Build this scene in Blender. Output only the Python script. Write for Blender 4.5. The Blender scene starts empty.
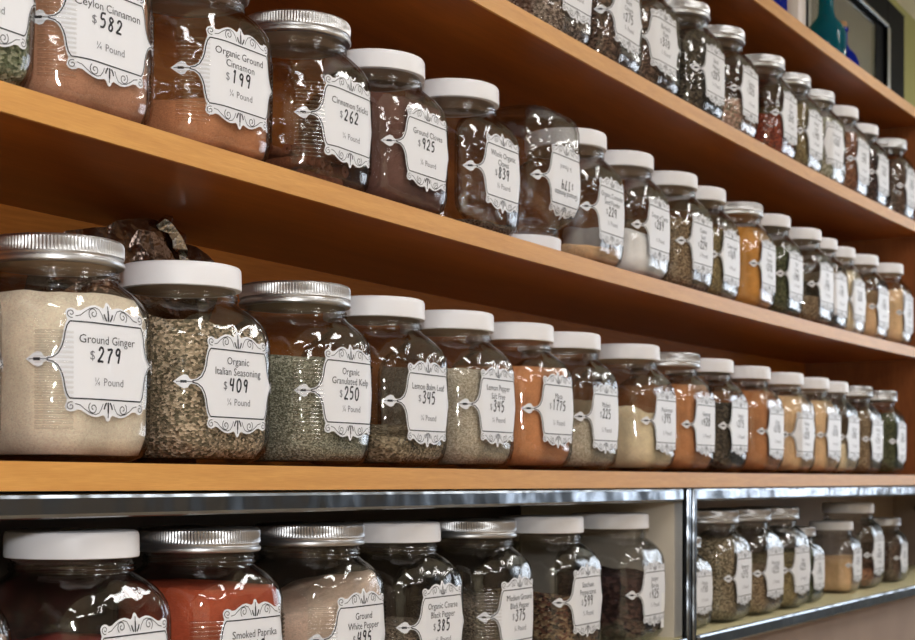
import bpy, bmesh, math, random
from mathutils import Vector, Matrix, noise

sc = bpy.context.scene
COL = sc.collection
PI = math.pi
CZ = 1.30                       # height of the camera above the floor
random.seed(7)

# ------------------------------------------------------------------ helpers
def tag(o, label, cat=None, group=None, kind=None):
    if label: o['label'] = label
    if cat: o['category'] = cat
    if group: o['group'] = group
    if kind: o['kind'] = kind
    return o

def empty(name, loc, rot=(0, 0, 0)):
    o = bpy.data.objects.new(name, None)
    o.empty_display_size = .02
    o.location = loc; o.rotation_euler = rot
    COL.objects.link(o)
    return o

def link(name, me, parent=None, loc=None):
    o = bpy.data.objects.new(name, me)
    if loc: o.location = loc
    if parent: o.parent = parent
    COL.objects.link(o)
    return o

class MB:
    """collects verts and faces of one mesh"""
    def __init__(s): s.v = []; s.f = []; s.m = []
    def add(s, vs, fs, mi=0):
        b = len(s.v); s.v += [tuple(p) for p in vs]
        for f in fs: s.f.append([b + i for i in f]); s.m.append(mi)
    def box(s, x0, x1, y0, y1, z0, z1, mi=0):
        vs = [(x, y, z) for x in (x0, x1) for y in (y0, y1) for z in (z0, z1)]
        s.add(vs, [(0,1,3,2),(4,6,7,5),(0,4,5,1),(2,3,7,6),(0,2,6,4),(1,5,7,3)], mi)
    def rings(s, rings, closed_top=True, closed_bottom=True, mi=0):
        b = len(s.v); n = len(rings[0])
        for r in rings: s.v += [tuple(p) for p in r]
        for k in range(len(rings) - 1):
            for i in range(n):
                j = (i + 1) % n
                s.f.append([b+k*n+i, b+k*n+j, b+(k+1)*n+j, b+(k+1)*n+i]); s.m.append(mi)
        if closed_bottom: s.f.append([b+i for i in reversed(range(n))]); s.m.append(mi)
        if closed_top: s.f.append([b+(len(rings)-1)*n+i for i in range(n)]); s.m.append(mi)
    def mesh(s, name, mats, smooth=False, angle=None):
        me = bpy.data.meshes.new(name)
        me.from_pydata(s.v, [], s.f)
        for m in (mats if isinstance(mats, (list, tuple)) else [mats]): me.materials.append(m)
        me.polygons.foreach_set('material_index', s.m)
        if smooth:
            me.polygons.foreach_set('use_smooth', [True] * len(me.polygons))
        me.update()
        if smooth and angle:
            bm = bmesh.new(); bm.from_mesh(me)
            for e in bm.edges:
                if len(e.link_faces) == 2 and e.calc_face_angle(0) > angle: e.smooth = False
            bm.to_mesh(me); bm.free()
        return me
    def build(s, name, mats, parent=None, smooth=False, angle=None, loc=None):
        return link(name, s.mesh(name, mats, smooth, angle), parent, loc)

def lathe(mb, prof, n=48, cx=0, cy=0, mi=0, rad=None):
    rings = []
    for (r, z) in prof:
        rings.append([(cx + (rad(r, z, i) if rad else r) * math.cos(2*PI*i/n), cy + (rad(r, z, i) if rad else r) * math.sin(2*PI*i/n), z) for i in range(n)])
    mb.rings(rings, mi=mi)

def bevel_obj(o, w=.002, seg=2):
    m = o.modifiers.new('bevel', 'BEVEL'); m.width = w; m.segments = seg; m.limit_method = 'ANGLE'
    return o

# ------------------------------------------------------------------ materials
def new_mat(name):
    m = bpy.data.materials.new(name); m.use_nodes = True
    nt = m.node_tree; nt.nodes.clear()
    out = nt.nodes.new('ShaderNodeOutputMaterial')
    return m, nt, out

def srgb(r, g, b):
    f = lambda c: (c/255/12.92) if c/255 <= .04045 else ((c/255+.055)/1.055)**2.4
    return (f(r), f(g), f(b), 1)

def plain(name, col, rough=.5, metal=0, spec=.5, coat=0):
    m, nt, out = new_mat(name)
    b = nt.nodes.new('ShaderNodeBsdfPrincipled')
    b.inputs['Base Color'].default_value = col
    b.inputs['Roughness'].default_value = rough
    b.inputs['Metallic'].default_value = metal
    b.inputs['Specular IOR Level'].default_value = spec
    b.inputs['Coat Weight'].default_value = coat
    nt.links.new(b.outputs[0], out.inputs[0])
    return m

def ramp(nt, stops):
    r = nt.nodes.new('ShaderNodeValToRGB')
    els = r.color_ramp.elements
    while len(els) < len(stops): els.new(.5)
    for e, (p, c) in zip(els, stops): e.position = p; e.color = c
    return r

def wood(name, light, dark, rough=.38, scale=(2.2, 26, 26), band=.5, coat=.0, spec=.3):
    m, nt, out = new_mat(name)
    N, Lk = nt.nodes.new, nt.links.new
    tc = N('ShaderNodeTexCoord'); mp = N('ShaderNodeMapping'); mp.inputs['Scale'].default_value = scale
    Lk(tc.outputs['Object'], mp.inputs[0])
    n1 = N('ShaderNodeTexNoise'); n1.inputs['Scale'].default_value = 1.6; n1.inputs['Detail'].default_value = 6; n1.inputs['Roughness'].default_value = .62; n1.inputs['Distortion'].default_value = .5
    Lk(mp.outputs[0], n1.inputs[0])
    mp2 = N('ShaderNodeMapping'); mp2.inputs['Scale'].default_value = (scale[0]*4, scale[1]*9, scale[2]*9)
    Lk(tc.outputs['Object'], mp2.inputs[0])
    n2 = N('ShaderNodeTexNoise'); n2.inputs['Scale'].default_value = 2; n2.inputs['Detail'].default_value = 3
    Lk(mp2.outputs[0], n2.inputs[0])
    mix = N('ShaderNodeMix'); mix.inputs[0].default_value = .4
    Lk(n1.outputs[0], mix.inputs[2]); Lk(n2.outputs[0], mix.inputs[3])
    r = ramp(nt, [(.5-band*.36, dark), (.5, tuple((a+b)/2 for a, b in zip(light, dark))), (.5+band*.3, light)])
    Lk(mix.outputs[0], r.inputs[0])
    b = N('ShaderNodeBsdfPrincipled'); b.inputs['Roughness'].default_value = rough
    b.inputs['Specular IOR Level'].default_value = spec; b.inputs['Coat Weight'].default_value = coat; b.inputs['Coat Roughness'].default_value = .2
    bp = N('ShaderNodeBump'); bp.inputs['Strength'].default_value = .08; bp.inputs['Distance'].default_value = .002
    Lk(mix.outputs[0], bp.inputs['Height']); Lk(bp.outputs[0], b.inputs['Normal'])
    Lk(r.outputs[0], b.inputs['Base Color']); Lk(b.outputs[0], out.inputs[0])
    return m

def glass(name, tint=(.985, .985, .985, 1), edge=(.42, .43, .42, 1), wavy=.6, wscale=34, power=5, base=.06):
    """thin-walled clear glass: lets light through, mirrors more towards grazing view"""
    m, nt, out = new_mat(name)
    N, Lk = nt.nodes.new, nt.links.new
    tc = N('ShaderNodeTexCoord')
    nz = N('ShaderNodeTexNoise'); nz.inputs['Scale'].default_value = wscale; nz.inputs['Detail'].default_value = 1.0
    Lk(tc.outputs['Object'], nz.inputs[0])
    bp = N('ShaderNodeBump'); bp.inputs['Strength'].default_value = wavy; bp.inputs['Distance'].default_value = .006
    Lk(nz.outputs[0], bp.inputs['Height'])
    lw = N('ShaderNodeLayerWeight'); lw.inputs[0].default_value = .5
    pw = N('ShaderNodeMath'); pw.operation = 'POWER'; pw.inputs[1].default_value = power
    Lk(lw.outputs['Facing'], pw.inputs[0])
    ml = N('ShaderNodeMath'); ml.operation = 'MULTIPLY_ADD'; ml.inputs[1].default_value = .8; ml.inputs[2].default_value = base
    Lk(pw.outputs[0], ml.inputs[0])
    pw2 = N('ShaderNodeMath'); pw2.operation = 'POWER'; pw2.inputs[1].default_value = 3.0
    Lk(lw.outputs['Facing'], pw2.inputs[0])
    mc = N('ShaderNodeMix'); mc.data_type = 'RGBA'
    mc.inputs[6].default_value = tint; mc.inputs[7].default_value = edge
    Lk(pw2.outputs[0], mc.inputs[0])
    tr = N('ShaderNodeBsdfTransparent'); Lk(mc.outputs[2], tr.inputs[0])
    gl = N('ShaderNodeBsdfGlossy'); gl.inputs['Roughness'].default_value = .03
    Lk(bp.outputs[0], gl.inputs['Normal'])
    mx = N('ShaderNodeMixShader')
    Lk(ml.outputs[0], mx.inputs[0]); Lk(tr.outputs[0], mx.inputs[1]); Lk(gl.outputs[0], mx.inputs[2])
    Lk(mx.outputs[0], out.inputs[0])
    return m

def coloured_glass(name, body, through):
    m, nt, out = new_mat(name)
    N, Lk = nt.nodes.new, nt.links.new
    tr = N('ShaderNodeBsdfTransparent'); tr.inputs[0].default_value = through
    tl = N('ShaderNodeBsdfTranslucent'); tl.inputs[0].default_value = body
    b = N('ShaderNodeBsdfPrincipled'); b.inputs['Base Color'].default_value = body; b.inputs['Roughness'].default_value = .08
    m1 = N('ShaderNodeMixShader'); m1.inputs[0].default_value = .45; Lk(b.outputs[0], m1.inputs[1]); Lk(tl.outputs[0], m1.inputs[2])
    m2 = N('ShaderNodeMixShader'); m2.inputs[0].default_value = .35; Lk(m1.outputs[0], m2.inputs[1]); Lk(tr.outputs[0], m2.inputs[2])
    Lk(m2.outputs[0], out.inputs[0]); return m

def grain(name, cols, scale=260, bump=.5, rough=.8, contrast=1.0):
    """loose spice: cells of random colour"""
    m, nt, out = new_mat(name)
    N, Lk = nt.nodes.new, nt.links.new
    tc = N('ShaderNodeTexCoord')
    mp = N('ShaderNodeMapping'); mp.inputs['Scale'].default_value = (1, 1, 1.5); mp.inputs['Rotation'].default_value = (.4, .6, .2)
    Lk(tc.outputs['Object'], mp.inputs[0])
    v = N('ShaderNodeTexVoronoi'); v.inputs['Scale'].default_value = scale
    Lk(mp.outputs[0], v.inputs[0])
    sx = N('ShaderNodeSeparateColor'); Lk(v.outputs['Color'], sx.inputs[0])
    cols = [tuple(min(.9, (x*.86 + .14*(.3*c[0] + .6*c[1] + .1*c[2]))*1.4) for x in c[:3]) + (1,) for c in cols]
    k = len(cols)
    r = ramp(nt, [(i/(k), c) for i, c in enumerate(cols)]); r.color_ramp.interpolation = 'CONSTANT' if scale < 400 else 'LINEAR'
    Lk(sx.outputs[0], r.inputs[0])
    nz = N('ShaderNodeTexNoise'); nz.inputs['Scale'].default_value = 22; nz.inputs['Detail'].default_value = 3
    Lk(tc.outputs['Object'], nz.inputs[0])
    hs = N('ShaderNodeHueSaturation')
    mr = N('ShaderNodeMapRange'); mr.inputs[1].default_value = .3; mr.inputs[2].default_value = .7; mr.inputs[3].default_value = .78; mr.inputs[4].default_value = 1.2
    Lk(nz.outputs[0], mr.inputs[0]); Lk(mr.outputs[0], hs.inputs['Value']); Lk(r.outputs[0], hs.inputs['Color'])
    b = N('ShaderNodeBsdfPrincipled'); b.inputs['Roughness'].default_value = rough; b.inputs['Specular IOR Level'].default_value = .15
    bp = N('ShaderNodeBump'); bp.inputs['Strength'].default_value = bump; bp.inputs['Distance'].default_value = .002
    Lk(v.outputs['Distance'], bp.inputs['Height']); Lk(bp.outputs[0], b.inputs['Normal'])
    Lk(hs.outputs[0], b.inputs['Base Color']); Lk(b.outputs[0], out.inputs[0])
    return m

def powder(name, c, var=.16):
    d = tuple(x*(1-var) for x in c[:3]) + (1,); e = tuple(min(1, x*(1+var)) for x in c[:3]) + (1,)
    return grain(name, [d, c, e, c], scale=700, bump=.12, rough=.9)

def brushed(name, col, rough=.3):
    m, nt, out = new_mat(name)
    N, Lk = nt.nodes.new, nt.links.new
    tc = N('ShaderNodeTexCoord'); mp = N('ShaderNodeMapping'); mp.inputs['Scale'].default_value = (60, 60, 900)
    Lk(tc.outputs['Object'], mp.inputs[0])
    nz = N('ShaderNodeTexNoise'); nz.inputs['Scale'].default_value = 1; Lk(mp.outputs[0], nz.inputs[0])
    mr = N('ShaderNodeMapRange'); mr.inputs[3].default_value = rough*.75; mr.inputs[4].default_value = rough*1.3
    Lk(nz.outputs[0], mr.inputs[0])
    b = N('ShaderNodeBsdfPrincipled'); b.inputs['Base Color'].default_value = col; b.inputs['Metallic'].default_value = 1
    Lk(mr.outputs[0], b.inputs['Roughness']); Lk(b.outputs[0], out.inputs[0])
    return m

def wavy_metal(name, col, rough=.12, scale=9, strength=.25):
    m, nt, out = new_mat(name)
    N, Lk = nt.nodes.new, nt.links.new
    tc = N('ShaderNodeTexCoord')
    nz = N('ShaderNodeTexNoise'); nz.inputs['Scale'].default_value = scale; nz.inputs['Detail'].default_value = 2
    Lk(tc.outputs['Object'], nz.inputs[0])
    bp = N('ShaderNodeBump'); bp.inputs['Strength'].default_value = strength; bp.inputs['Distance'].default_value = .02
    Lk(nz.outputs[0], bp.inputs['Height'])
    b = N('ShaderNodeBsdfPrincipled'); b.inputs['Base Color'].default_value = col; b.inputs['Metallic'].default_value = 1; b.inputs['Roughness'].default_value = rough
    Lk(bp.outputs[0], b.inputs['Normal']); Lk(b.outputs[0], out.inputs[0])
    return m

def emit(name, col, strength):
    m, nt, out = new_mat(name)
    e = nt.nodes.new('ShaderNodeEmission'); e.inputs[0].default_value = col; e.inputs[1].default_value = strength
    nt.links.new(e.outputs[0], out.inputs[0])
    return m

def mottled(name, c1, c2, scale=6, rough=.8):
    m, nt, out = new_mat(name)
    N, Lk = nt.nodes.new, nt.links.new
    tc = N('ShaderNodeTexCoord'); nz = N('ShaderNodeTexNoise'); nz.inputs['Scale'].default_value = scale; nz.inputs['Detail'].default_value = 5
    Lk(tc.outputs['Object'], nz.inputs[0])
    r = ramp(nt, [(.35, c1), (.65, c2)]); Lk(nz.outputs[0], r.inputs[0])
    b = N('ShaderNodeBsdfPrincipled'); b.inputs['Roughness'].default_value = rough
    Lk(r.outputs[0], b.inputs['Base Color']); Lk(b.outputs[0], out.inputs[0])
    return m

M = {}
M['oak_edge'] = wood('oak_edge', srgb(226, 170, 94), srgb(188, 128, 62), rough=.42, scale=(5, 60, 60), band=.9)
M['veneer'] = wood('oak_veneer', srgb(164, 92, 36), srgb(110, 54, 18), rough=.3, scale=(2.0, 16, 16), band=.8, spec=.3)
M['back'] = wood('oak_back', srgb(214, 134, 58), srgb(160, 88, 34), rough=.6, scale=(2.0, 16, 16), band=.8, spec=.12)
M['panel'] = wood('oak_panel', srgb(164, 100, 56), srgb(116, 62, 32), rough=.4, scale=(14, 14, 1.6), band=.8, spec=.2)
M['glass'] = glass('jar_glass')
M['rib_glass'] = glass('ribbed_glass', base=.16, power=3)
M['under_lid_shade'] = plain('lid_liner', srgb(170, 150, 128), .8)  # darkened lid underside: shade beneath the lid put into the colour
M['white_plastic'] = plain('white_plastic', srgb(242, 242, 247), .42)
M['tin'] = brushed('tin_lid', (.60, .60, .61, 1), .36)
M['paper'] = plain('label_paper', srgb(232, 233, 238), .42, spec=.4)
M['ink'] = plain('label_ink', (.006, .006, .012, 1), .5)
M['grey_ink'] = plain('label_grey_ink', (.16, .16, .18, 1), .5)
M['tape'] = plain('white_tape', srgb(240, 240, 240), .4)
M['chrome'] = wavy_metal('chrome_trim', (.24, .265, .30, 1), .22, 9, .5)
M['cream'] = mottled('cream_case', srgb(226, 216, 200), srgb(214, 204, 188), 4, .55)
M['case_floor'] = mottled('case_floor', srgb(214, 204, 160), srgb(200, 190, 148), 30, .5)
M['case_dark'] = mottled('case_dark', srgb(66, 56, 48), srgb(50, 42, 36), 5, .6)
M['mauve'] = mottled('case_mauve', srgb(160, 140, 126), srgb(150, 130, 118), 5, .7)
M['olive'] = mottled('olive_wall', srgb(176, 172, 104), srgb(170, 166, 98), 3, .85)
M['cream_wall'] = mottled('cream_wall', srgb(224, 218, 196), srgb(216, 210, 188), 3, .85)
M['brown_wall'] = mottled('brown_wall', srgb(150, 132, 112), srgb(140, 122, 102), 3, .8)
M['grey_wall'] = mottled('grey_wall', srgb(128, 136, 146), srgb(120, 128, 138), 3, .8)
M['ceiling'] = mottled('ceiling_paint', srgb(236, 232, 214), srgb(228, 224, 206), 3, .9)
M['floor'] = mottled('floor_vinyl', srgb(196, 172, 142), srgb(176, 152, 122), 8, .45)
M['black_frame'] = plain('black_lacquer', (.005, .005, .006, 1), .5, spec=.04)
M['silver_line'] = plain('silver_slip', (.55, .58, .62, 1), .25, 1)
M['picture'] = mottled('faded_picture', srgb(122, 116, 100), srgb(92, 90, 80), 5, .5)
M['pane'] = glass('picture_glass', edge=(.8, .8, .8, 1), wavy=0, base=.09)
M['teal_glass'] = coloured_glass('teal_bottle_glass', (.0, .20, .27, 1), (.10, .75, .85, 1))
M['blue_glass'] = coloured_glass('blue_bottle_glass', (.005, .03, .50, 1), (.15, .25, .9, 1))
M['white_ceramic'] = plain('white_ceramic', srgb(222, 212, 206), .35)
M['cork'] = grain('cork', [srgb(180, 140, 96), srgb(150, 112, 74)], 300)
M['lamp'] = emit('lamp_diffuser', (1, .985, .955, 1), 13.0)
M['lamp_body'] = plain('lamp_body', srgb(230, 230, 228), .5)
M['foil'] = wavy_metal('bronze_foil', (.24, .15, .105, 1), .2, 60, .2)
M['foil_silver'] = wavy_metal('silver_foil', (.7, .68, .66, 1), .2, 60, .25)

# ------------------------------------------------------------------ layout numbers (metres, camera at x=0 y=0)
FRONT, DEPTH, XE, XS = .967, .313, 4.0914, .30
T = .0248
Z = {'bottle': .9307, 'a': .6481, 'b': .3349, 'c': .0163}
SG = {'bottle': .0311, 'a': .0259, 'b': .0169, 'c': .0022}
CASE_Z = -.257
def sag(X, s):
    u = (X - .3) / (XE - .3)
    return -4 * s * u * (1 - u)
def slope(X, s):
    return -4 * s / (XE - .3) * (1 - 2 * (X - .3) / (XE - .3))

# ------------------------------------------------------------------ shelving unit: one built-in piece of furniture
unit = tag(empty('shelving_unit', (0, FRONT, 0)), 'built-in oak wall shelving with sagging boards full of spice jars', 'shelving')
def sag_board(name, y0, y1, s, zt, zb, mat, parent):
    mb = MB(); n = 60; rings = []
    for i in range(n + 1):
        X = XS + (XE - XS) * i / n
        z = CZ + sag(X, s)
        rings.append([(X, y0, z + zb), (X, y0, z + zt), (X, y1, z + zt), (X, y1, z + zb)])
    mb.rings(rings)
    bm = bmesh.new(); me = mb.mesh(name, mat); bm.from_mesh(me); bmesh.ops.recalc_face_normals(bm, faces=bm.faces); bm.to_mesh(me); bm.free()
    return link(name, me, parent)
for k in ('bottle', 'a', 'b', 'c'):
    b = sag_board('shelf_board', .004, DEPTH, SG[k], Z[k], Z[k] - T, M['veneer'], unit)
    e = sag_board('edge_band', 0, .004, SG[k], Z[k], Z[k] - T, M['oak_edge'], b)
    tag(e, 'pale oak front edge')
mb = MB(); mb.box(XE, XE + .025, 0, DEPTH, CZ + Z['c'] - T, CZ + Z['bottle']); mb.build('end_panel', M['panel'], unit)
mb = MB(); mb.box(XS - .025, XS, 0, DEPTH, CZ + Z['c'] - T, CZ + Z['bottle']); mb.build('end_panel', M['panel'], unit)
mb = MB(); mb.box(XS, XE, DEPTH - .001, DEPTH + .006, CZ + Z['c'] - T, CZ + Z['bottle'] - .002); mb.build('back_panel', M['back'], unit)

# ------------------------------------------------------------------ lower display case
case = tag(empty('display_case', (0, FRONT, 0)), 'chrome-trimmed open display case under the oak shelves', 'display case')
CX0, CX1 = .3, 4.98
P0, P1 = 2.443, 2.493           # the chrome post
zb = CZ + Z['c'] - T - .0026
def cbox(name, mat, *a, bev=.0015):
    mb = MB(); mb.box(*a); return bevel_obj(mb.build(name, mat, case), bev)
rail1 = cbox('top_rail', M['chrome'], CX0, P0, -.002, .016, zb - .0225, zb - .001, bev=.004)
rail2 = cbox('top_rail', M['chrome'], P1, CX1, -.002, .016, zb - .0225, zb - .001, bev=.004)
for x0, x1 in ((P0 + .010, P0 + .023), (P1 - .014, P1 - .001)):
    cbox('post', M['chrome'], x0, x1, -.006, .002, CZ + CASE_Z - .028, zb - .001, bev=.003)
mb = MB(); mb.box(P0 + .0005, P1 - .0005, -.002, .0015, CZ + CASE_Z - .028, zb - .001); mb.build('post_gap_shade', M['black_frame'], case)  # black strip standing in for the shade in the gaps of the post
mb = MB(); mb.box(CX0, CX1, .0, DEPTH, CZ + CASE_Z - .016, CZ + CASE_Z); mb.build('case_floor', M['case_floor'], case)
cbox('front_lip', M['chrome'], P1, CX1, -.010, -.0005, CZ + CASE_Z - .024, CZ + CASE_Z + .001, bev=.004)
cbox('front_lip', M['chrome'], CX0, P0, -.010, -.0005, CZ + CASE_Z - .024, CZ + CASE_Z + .001, bev=.004)
mb = MB(); mb.box(P0 + .003, P1 - .003, .017, DEPTH - .013, CZ + CASE_Z, zb - .002); mb.build('divider_panel', M['cream'], case)
mb = MB(); mb.box(CX0, P0 + .012, DEPTH - .012, DEPTH, CZ + CASE_Z, zb); mb.build('back_panel', M['case_dark'], case)
mb = MB(); mb.box(P1 - .012, CX1, DEPTH - .012, DEPTH, CZ + CASE_Z, zb); mb.build('back_panel', M['mauve'], case)
mb = MB(); mb.box(CX1 - .02, CX1, .001, DEPTH - .013, CZ + CASE_Z, zb); mb.build('side_panel', M['mauve'], case)
mb = MB(); mb.box(CX0, CX1, .03, DEPTH, .09, CZ + CASE_Z - .016); mb.build('base_panel', M['mauve'], case)
mb = MB(); mb.box(CX0, CX1, .07, DEPTH, 0, .09); mb.build('plinth', M['case_dark'], case)
mb = MB(); mb.box(XE + .03, CX1, 0, DEPTH, zb + .0005, zb + T + .002); bevel_obj(mb.build('counter_end', M['oak_edge'], case), .002)
mb = MB(); mb.box(CX0, CX1, .017, DEPTH, zb - .012, zb - .0005); mb.build('case_top', M['case_dark'], case)
mb = MB()
lathe(mb, [(.004, 0), (.004, .012), (.012, .014), (.014, .020), (.011, .026), (.004, .028)], 20)
kn = mb.build('coat_knob', M['chrome'], case, smooth=True, angle=.7)
kn.location = (CX1 - .021, .22, CZ - .08); kn.rotation_euler = (0, -PI/2, 0)

# ------------------------------------------------------------------ jars
NS = 64
def section(a, r, n=NS):
    """rounded square, n points, starting at the middle of the front (0,-a), turning towards +x"""
    r = min(r, a); f = a - r
    L = [f, PI*r/2, 2*f, PI*r/2, 2*f, PI*r/2, 2*f, PI*r/2, f]
    per = sum(L); pts = []
    for i in range(n):
        pts.append(sec_at(a, r, per * i / n)[0])
    return pts
def sec_per(a, r):
    r = min(r, a); return 8*(a-r) + 2*PI*r
def sec_at(a, r, s):
    r = min(r, a); f = a - r; per = 8*f + 2*PI*r
    s = s % per
    # side pieces
    q = PI*r/2
    if s <= f: return (s, -a), (0, -1)
    s -= f
    for k in range(4):
        cx, cy = [(f, -f), (f, f), (-f, f), (-f, -f)][k]
        a0 = -PI/2 + k*PI/2
        if s <= q and r > 0:
            t = a0 + s/r
            return (cx + r*math.cos(t), cy + r*math.sin(t)), (math.cos(t), math.sin(t))
        s -= q
        d = [(0, 1), (-1, 0), (0, -1), (1, 0)][k]; nrm = [(1, 0), (0, 1), (-1, 0), (0, -1)][k]
        ln = 2*f if k < 3 else f
        st = [(a, -f), (f, a), (-a, f), (-f, -a)][k]
        if s <= ln or k == 3:
            return (st[0] + d[0]*s, st[1] + d[1]*s), nrm
        s -= ln
    return (0, -a), (0, -1)

SQUARE = [(0, .050, .034), (.0015, .058, .035), (.006, .0670, .037), (.014, .0730, .038), (.026, .0758, .038), (.06, .0765, .038), (.118, .0765, .038),
          (.128, .0760, .038), (.137, .0745, .039), (.145, .0718, .041), (.152, .0680, .044), (.158, .0636, .049), (.163, .0598, .055), (.166, .0576, .0576), (.168, .0564, .0564),
          (.1692, .0586, .0586), (.1706, .0586, .0586), (.1718, .0568, .0568), (.1732, .0584, .0584), (.1746, .0584, .0584), (.1762, .0562, .0562), (.188, .0562, .0562), (.198, .0560, .0560)]
ROUND = [(0, .054, .042), (.0015, .062, .044), (.006, .0700, .047), (.014, .0742, .049), (.026, .0760, .050), (.06, .0765, .050), (.122, .0765, .050),
         (.132, .0760, .050), (.140, .0746, .050), (.147, .0720, .051), (.153, .0684, .053), (.159, .0638, .056), (.163, .0602, .058), (.166, .0582, .0582), (.168, .0570, .0570),
         (.1692, .0590, .0590), (.1706, .0590, .0590), (.1718, .0572, .0572), (.1732, .0588, .0588), (.1746, .0588, .0588), (.1762, .0566, .0566), (.188, .0566, .0566), (.198, .0560, .0560)]
PROF = {'s': SQUARE, 'r': ROUND}
def prof_at(kind, z):
    p = PROF[kind]
    if z <= p[0][0]: return p[0][1:]
    for (z0, a0, r0), (z1, a1, r1) in zip(p, p[1:]):
        if z <= z1:
            t = (z - z0)/(z1 - z0); return a0 + (a1-a0)*t, r0 + (r1-r0)*t
    return p[-1][1:]

_mesh = {}
def glass_mesh(kind):
    k = 'glass' + kind
    if k in _mesh: return _mesh[k]
    mb = MB()
    outer = [[(x, y, z) for x, y in section(a, r)] for z, a, r in PROF[kind]]
    inner = [[(x, y, max(z, .006)) for x, y in section(a - .0035, max(r - .0035, .01))] for z, a, r in PROF[kind] if z > .003]
    n = NS
    rings = outer + inner[::-1]
    mb.rings(rings)
    me = mb.mesh('glass_body', M['glass'], True)
    bm = bmesh.new(); bm.from_mesh(me); bmesh.ops.recalc_face_normals(bm, faces=bm.faces); bm.to_mesh(me); bm.free()
    _mesh[k] = me; return me

def ridge_mesh(kind, side):
    """moulded horizontal grip ribs on the front corners"""
    k = 'ridge' + kind + str(side)
    if k in _mesh: return _mesh[k]
    mb = MB()
    if 1:
        for i in range(20):
            z = .030 + i * .0044
            a, r = prof_at(kind, z)
            mid = (a - r) + PI * r / 4
            row = []
            for j in range(9):
                s = side * mid + (j - 4) / 4 * .0165
                (x, y), (nx, ny) = sec_at(a, r, s)
                o = .0016
                row.append([(x - nx*.0002, y - ny*.0002, z - .0016), (x + nx*o, y + ny*o, z - .0007), (x + nx*o, y + ny*o, z + .0007), (x - nx*.0002, y - ny*.0002, z + .0016)])
            b = len(mb.v)
            for q in row: mb.v += q
            for j in range(8):
                for t in range(3):
                    mb.f.append([b+j*4+t, b+(j+1)*4+t, b+(j+1)*4+t+1, b+j*4+t+1]); mb.m.append(0)
    me = mb.mesh('grip_ribs', M['rib_glass'], True); _mesh[k] = me; return me

def lid_mesh(kind):
    k = 'lid' + kind
    if k in _mesh: return _mesh[k]
    mb = MB()
    if kind == 'white':
        lathe(mb, [(.0560, .1805), (.0615, .1805), (.0622, .1811), (.0624, .183), (.0621, .198), (.0618, .2015), (.0605, .2038), (.0580, .2048), (.03, .2050)], 72)
        mb.f.append(list(range(len(mb.v), len(mb.v)+72))[::-1]); mb.v += [(.0558*math.cos(2*PI*i/72), .0558*math.sin(2*PI*i/72), .1802) for i in range(72)]; mb.m.append(1)  # underside disc, coloured with the shade under the lid
        me = mb.mesh('lid', [M['white_plastic'], M['under_lid_shade']], True, .6)
    else:
        n = 240
        def rad(r, z, i):
            return r - (.0009 if (i % 2) and .1892 < z < .2002 else 0)
        lathe(mb, [(.0560, .1800), (.0622, .1800), (.0633, .1812), (.0636, .1830), (.0632, .1846), (.0619, .1856), (.0614, .1868), (.0618, .1880), (.0628, .1888), (.0629, .1898),
                   (.0629, .1950), (.0629, .1998), (.0624, .2016), (.0612, .2033), (.0590, .2041), (.0570, .2034), (.03, .2034)], n, rad=rad)
        mb.f.append(list(range(len(mb.v), len(mb.v)+72))[::-1]); mb.v += [(.0558*math.cos(2*PI*i/72), .0558*math.sin(2*PI*i/72), .1797) for i in range(72)]; mb.m.append(1)
        me = mb.mesh('lid', [M['tin'], M['under_lid_shade']], True, .5)
    _mesh[k] = me; return me

def content_mesh(kind, zf, tilt, ang, bumpy, mat, seed):
    rnd = random.Random(seed)
    mb = MB(); zs = [.0065, .012, .022, .035]
    fr = [.0, .12, .3, .5, .7, .85, 1.0]
    rings = []
    n = NS
    z0 = .0068
    ca, sa = math.cos(ang), math.sin(ang)
    def top(x, y):
        return min(.172, max(.012, zf + tilt * (x*ca + y*sa) / .07 + bumpy * noise.noise(Vector((x*38, y*38, seed*3.1)))))
    base = section(.07, .034)
    tops = [top(x, y) for x, y in base]
    for t in fr:
        ring = []
        for i in range(n):
            z = z0 + (tops[i] - z0) * t
            a, r = prof_at(kind, z)
            a -= .0042; r = max(.012, r - .0042)
            per = sec_per(a, r)
            (x, y), _ = sec_at(a, r, per * i / n)
            ring.append((x, y, z))
        rings.append(ring)
    # cap rings
    last = rings[-1]
    for q in (.75, .5, .25, .08):
        rings.append([(x*q, y*q, top(x*q, y*q)) for x, y, z in last])
    mb.rings(rings)
    return mb.mesh('contents', mat, True)

# --- label outline (u along the face, v up), half the label mirrored both ways
HALF = [(0, .0535), (-.0022, .0522), (-.0036, .0492), (-.006, .0476), (-.010, .0488), (-.0145, .0497), (-.020, .0491), (-.026, .0468), (-.031, .0440), (-.0350, .0436),
        (-.0372, .0450), (-.0405, .0458), (-.0438, .0446), (-.0455, .0418), (-.0448, .0384), (-.0438, .0352), (-.0455, .0310), (-.0472, .0240), (-.0482, .0170), (-.0500, .0110), (-.0530, .0060), (-.0570, .0030),
        (-.0615, .0021), (-.0636, .0030), (-.0656, .0062), (-.0690, .0070), (-.0730, .0050), (-.0765, .0022), (-.0795, 0)]
def outline():
    q = HALF
    left = q + [(u, -v) for u, v in reversed(q[:-1])]
    right = [(-u, v) for u, v in reversed(left[1:-1])]
    return left + right
def spiral(cx, cy, r, turns, a0, sgn, n=20):
    return [(cx + r*(1 - .82*i/n)*math.cos(a0 + sgn*2*PI*turns*i/n), cy + r*(1 - .82*i/n)*math.sin(a0 + sgn*2*PI*turns*i/n)) for i in range(n + 1)]
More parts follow.
